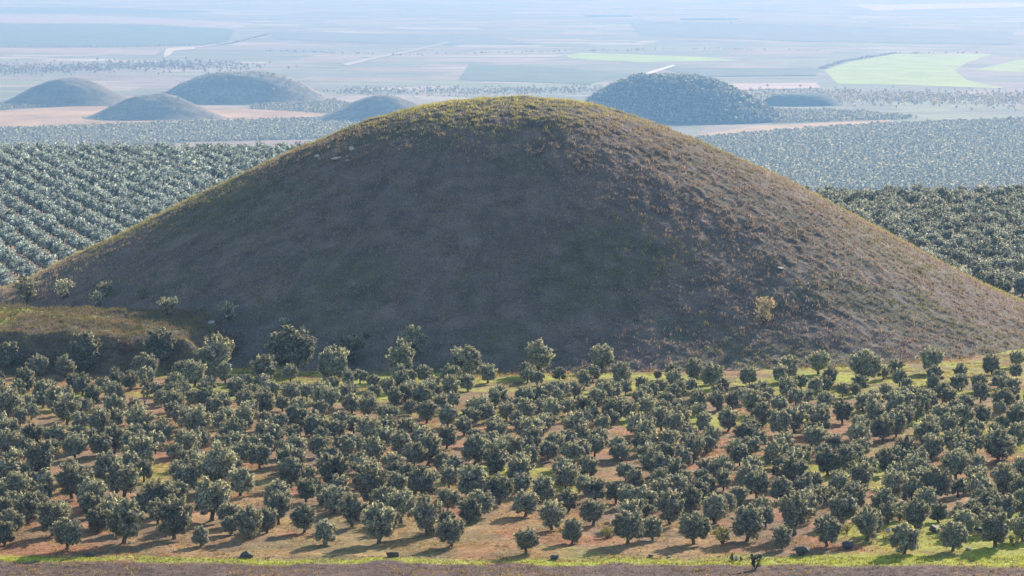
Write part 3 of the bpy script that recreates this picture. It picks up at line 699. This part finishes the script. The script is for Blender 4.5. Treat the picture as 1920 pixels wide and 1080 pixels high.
for i, (cx, b, w_, h_, lab) in enumerate([(1381, 1051, 11, 10, "small white rock between two dark stones on the verge"), (1494, 1030, 12, 8, "white rock on top left of the large dark boulder"), (1514, 1036, 12, 9, "white rock leaning on the right of the large dark boulder"), (746, 1041, 7, 6, "small white stone on the right of a dark verge boulder"),
        (243, 1020, 8, 5, "small pale stone in a left olive's shadow"), (1254, 1046, 12, 5, "flat pale stone on the verge right of middle"), (1832, 1000, 24, 7, "flat pale rock beside the low dark boulder at right"), (1816, 1033, 20, 6, "flat pale rock under the right front olives"), (1664, 1000, 12, 12, "pale rock in weeds left of a right front olive"),
        (396, 607, 18, 6, "pale rock at the end of the earth bank's top"), (595, 296, 14, 6, "small pale rock on the mound's upper left"), (632, 300, 34, 7, "long pale rock ledge on the mound's upper left"), (660, 283, 14, 10, "upright pale rock above the long ledge"), (652, 304, 10, 6, "little pale rock below the end of the ledge"), (1462, 506, 20, 4, "thin pale rock on the mound's lit right slope")]):
    boulder(cx, b, w_, h_, M_PALEROCK, lab, 90 + i, G)
boulder(560, 276, 9, 9, M_ROCK, "black stone perched on the mound's left skyline", 130)
p = hit(516, 296); s = p[1] / F; o = empty("signpost", p)
link("post", tubes_mesh("post", [([(0, 0, -.3), (0, 0, 26 * s)], [.07, .05])], M_BARK), o)
link("crossbar", tubes_mesh("crossbar", [([(-5 * s, 0, 25 * s), (5 * s, 0, 25 * s)], [.05, .05])], M_BARK), o)
tag(o, "thin wooden post with crossbar on the mound's left skyline", "post")

# ------------------------------------------------------------------ grass and weeds of the grove and verge
n = 300000
gx = rng.uniform(-95, 95, n); gy = rng.uniform(405, 640, n)
k = np.abs(gx) < 1000 * gy / F + 18; gx, gy = gx[k], gy[k]
gcol = ground_colour(gx, gy); green = (gcol[:, 1] > gcol[:, 0] * 1.02)
k = (green & (rng.random(len(gx)) < .5)) | (rng.random(len(gx)) < .30 * sstep(.38, .6, fbm(gx / 5., gy / 7. + 3, 3)))
k &= mound_h(gx, gy) < base_h(gx, gy) + .5
gx, gy, gcol, green = gx[k], gy[k], gcol[k], green[k]
c_ = np.where(green[:, None], np.array([.38, .39, .035]), np.where((rng.random(len(gx)) < .5)[:, None], np.array([.36, .22, .10]), np.where((rng.random(len(gx)) < .5)[:, None], np.array([.22, .11, .06]), np.array([.27, .25, .09])))) * rng.uniform(.7, 1.3, (len(gx), 1))
V, c = blades(gx, gy, base_h(gx, gy), rng.uniform(.12, .34, len(gx)), np.full(len(gx), .10), c_, 5, .5, .5)
tag(link("grass", tris_mesh("grass", V, M_GRASS, c)), "green grass and dry weeds on the verge and between the olives", "grass", kind="stuff")
n = 9000
gx = rng.uniform(-95, -42, n); gy = rng.uniform(608, 660, n)
c_ = np.where((rng.random(n) < .35)[:, None], np.array([.15, .155, .055]), np.array([.25, .185, .11]))
V, c = blades(gx, gy, base_h(gx, gy), rng.uniform(.2, .6, n), np.full(n, .13), c_, 5, .4, .4)
tag(link("dry_grass", tris_mesh("dry_grass", V, M_DRY, c)), "dry grass and weeds on the earth bank", "grass", kind="stuff")
n = 9000
gx = rng.uniform(-56, 56, n); gy = rng.uniform(404, 423, n)
c_ = np.where((rng.random(n) < .3)[:, None], np.array([.22, .20, .10]), np.array([.16, .09, .09]))
V, c = blades(gx, gy, base_h(gx, gy), rng.uniform(.08, .28, n), np.full(n, .09), c_, 4, .7, .8)
tag(link("stubble", tris_mesh("stubble", V, M_DRY, c)), "purple-brown stubble on the ploughed strip at the very front", "stubble", kind="stuff")

# ------------------------------------------------------------------ haze
bx = [(-31000, 31000), (-2600, 43000), (PLAIN - 2.5, 66.0)]
V = [(x, y, z) for x in bx[0] for y in bx[1] for z in bx[2]]
me = bpy.data.meshes.new("haze"); me.from_pydata(V, [], [(0, 1, 3, 2), (4, 6, 7, 5), (0, 4, 5, 1), (2, 3, 7, 6), (0, 2, 6, 4), (1, 5, 7, 3)])
m, t, N, L = new_mat("haze_air")
pv_ = N("ShaderNodeVolumePrincipled"); pv_.inputs["Color"].default_value = (.178, .362, .65, 1); pv_.inputs["Absorption Color"].default_value = (.33, .11, 0, 1)
pv_.inputs["Density"].default_value = .000078; pv_.inputs["Anisotropy"].default_value = .30
o_ = N("ShaderNodeOutputMaterial"); L(pv_.outputs[0], o_.inputs["Volume"]); me.materials.append(m)
tag(link("haze", me), "pale blue winter haze over the whole plain", "haze", kind="stuff")
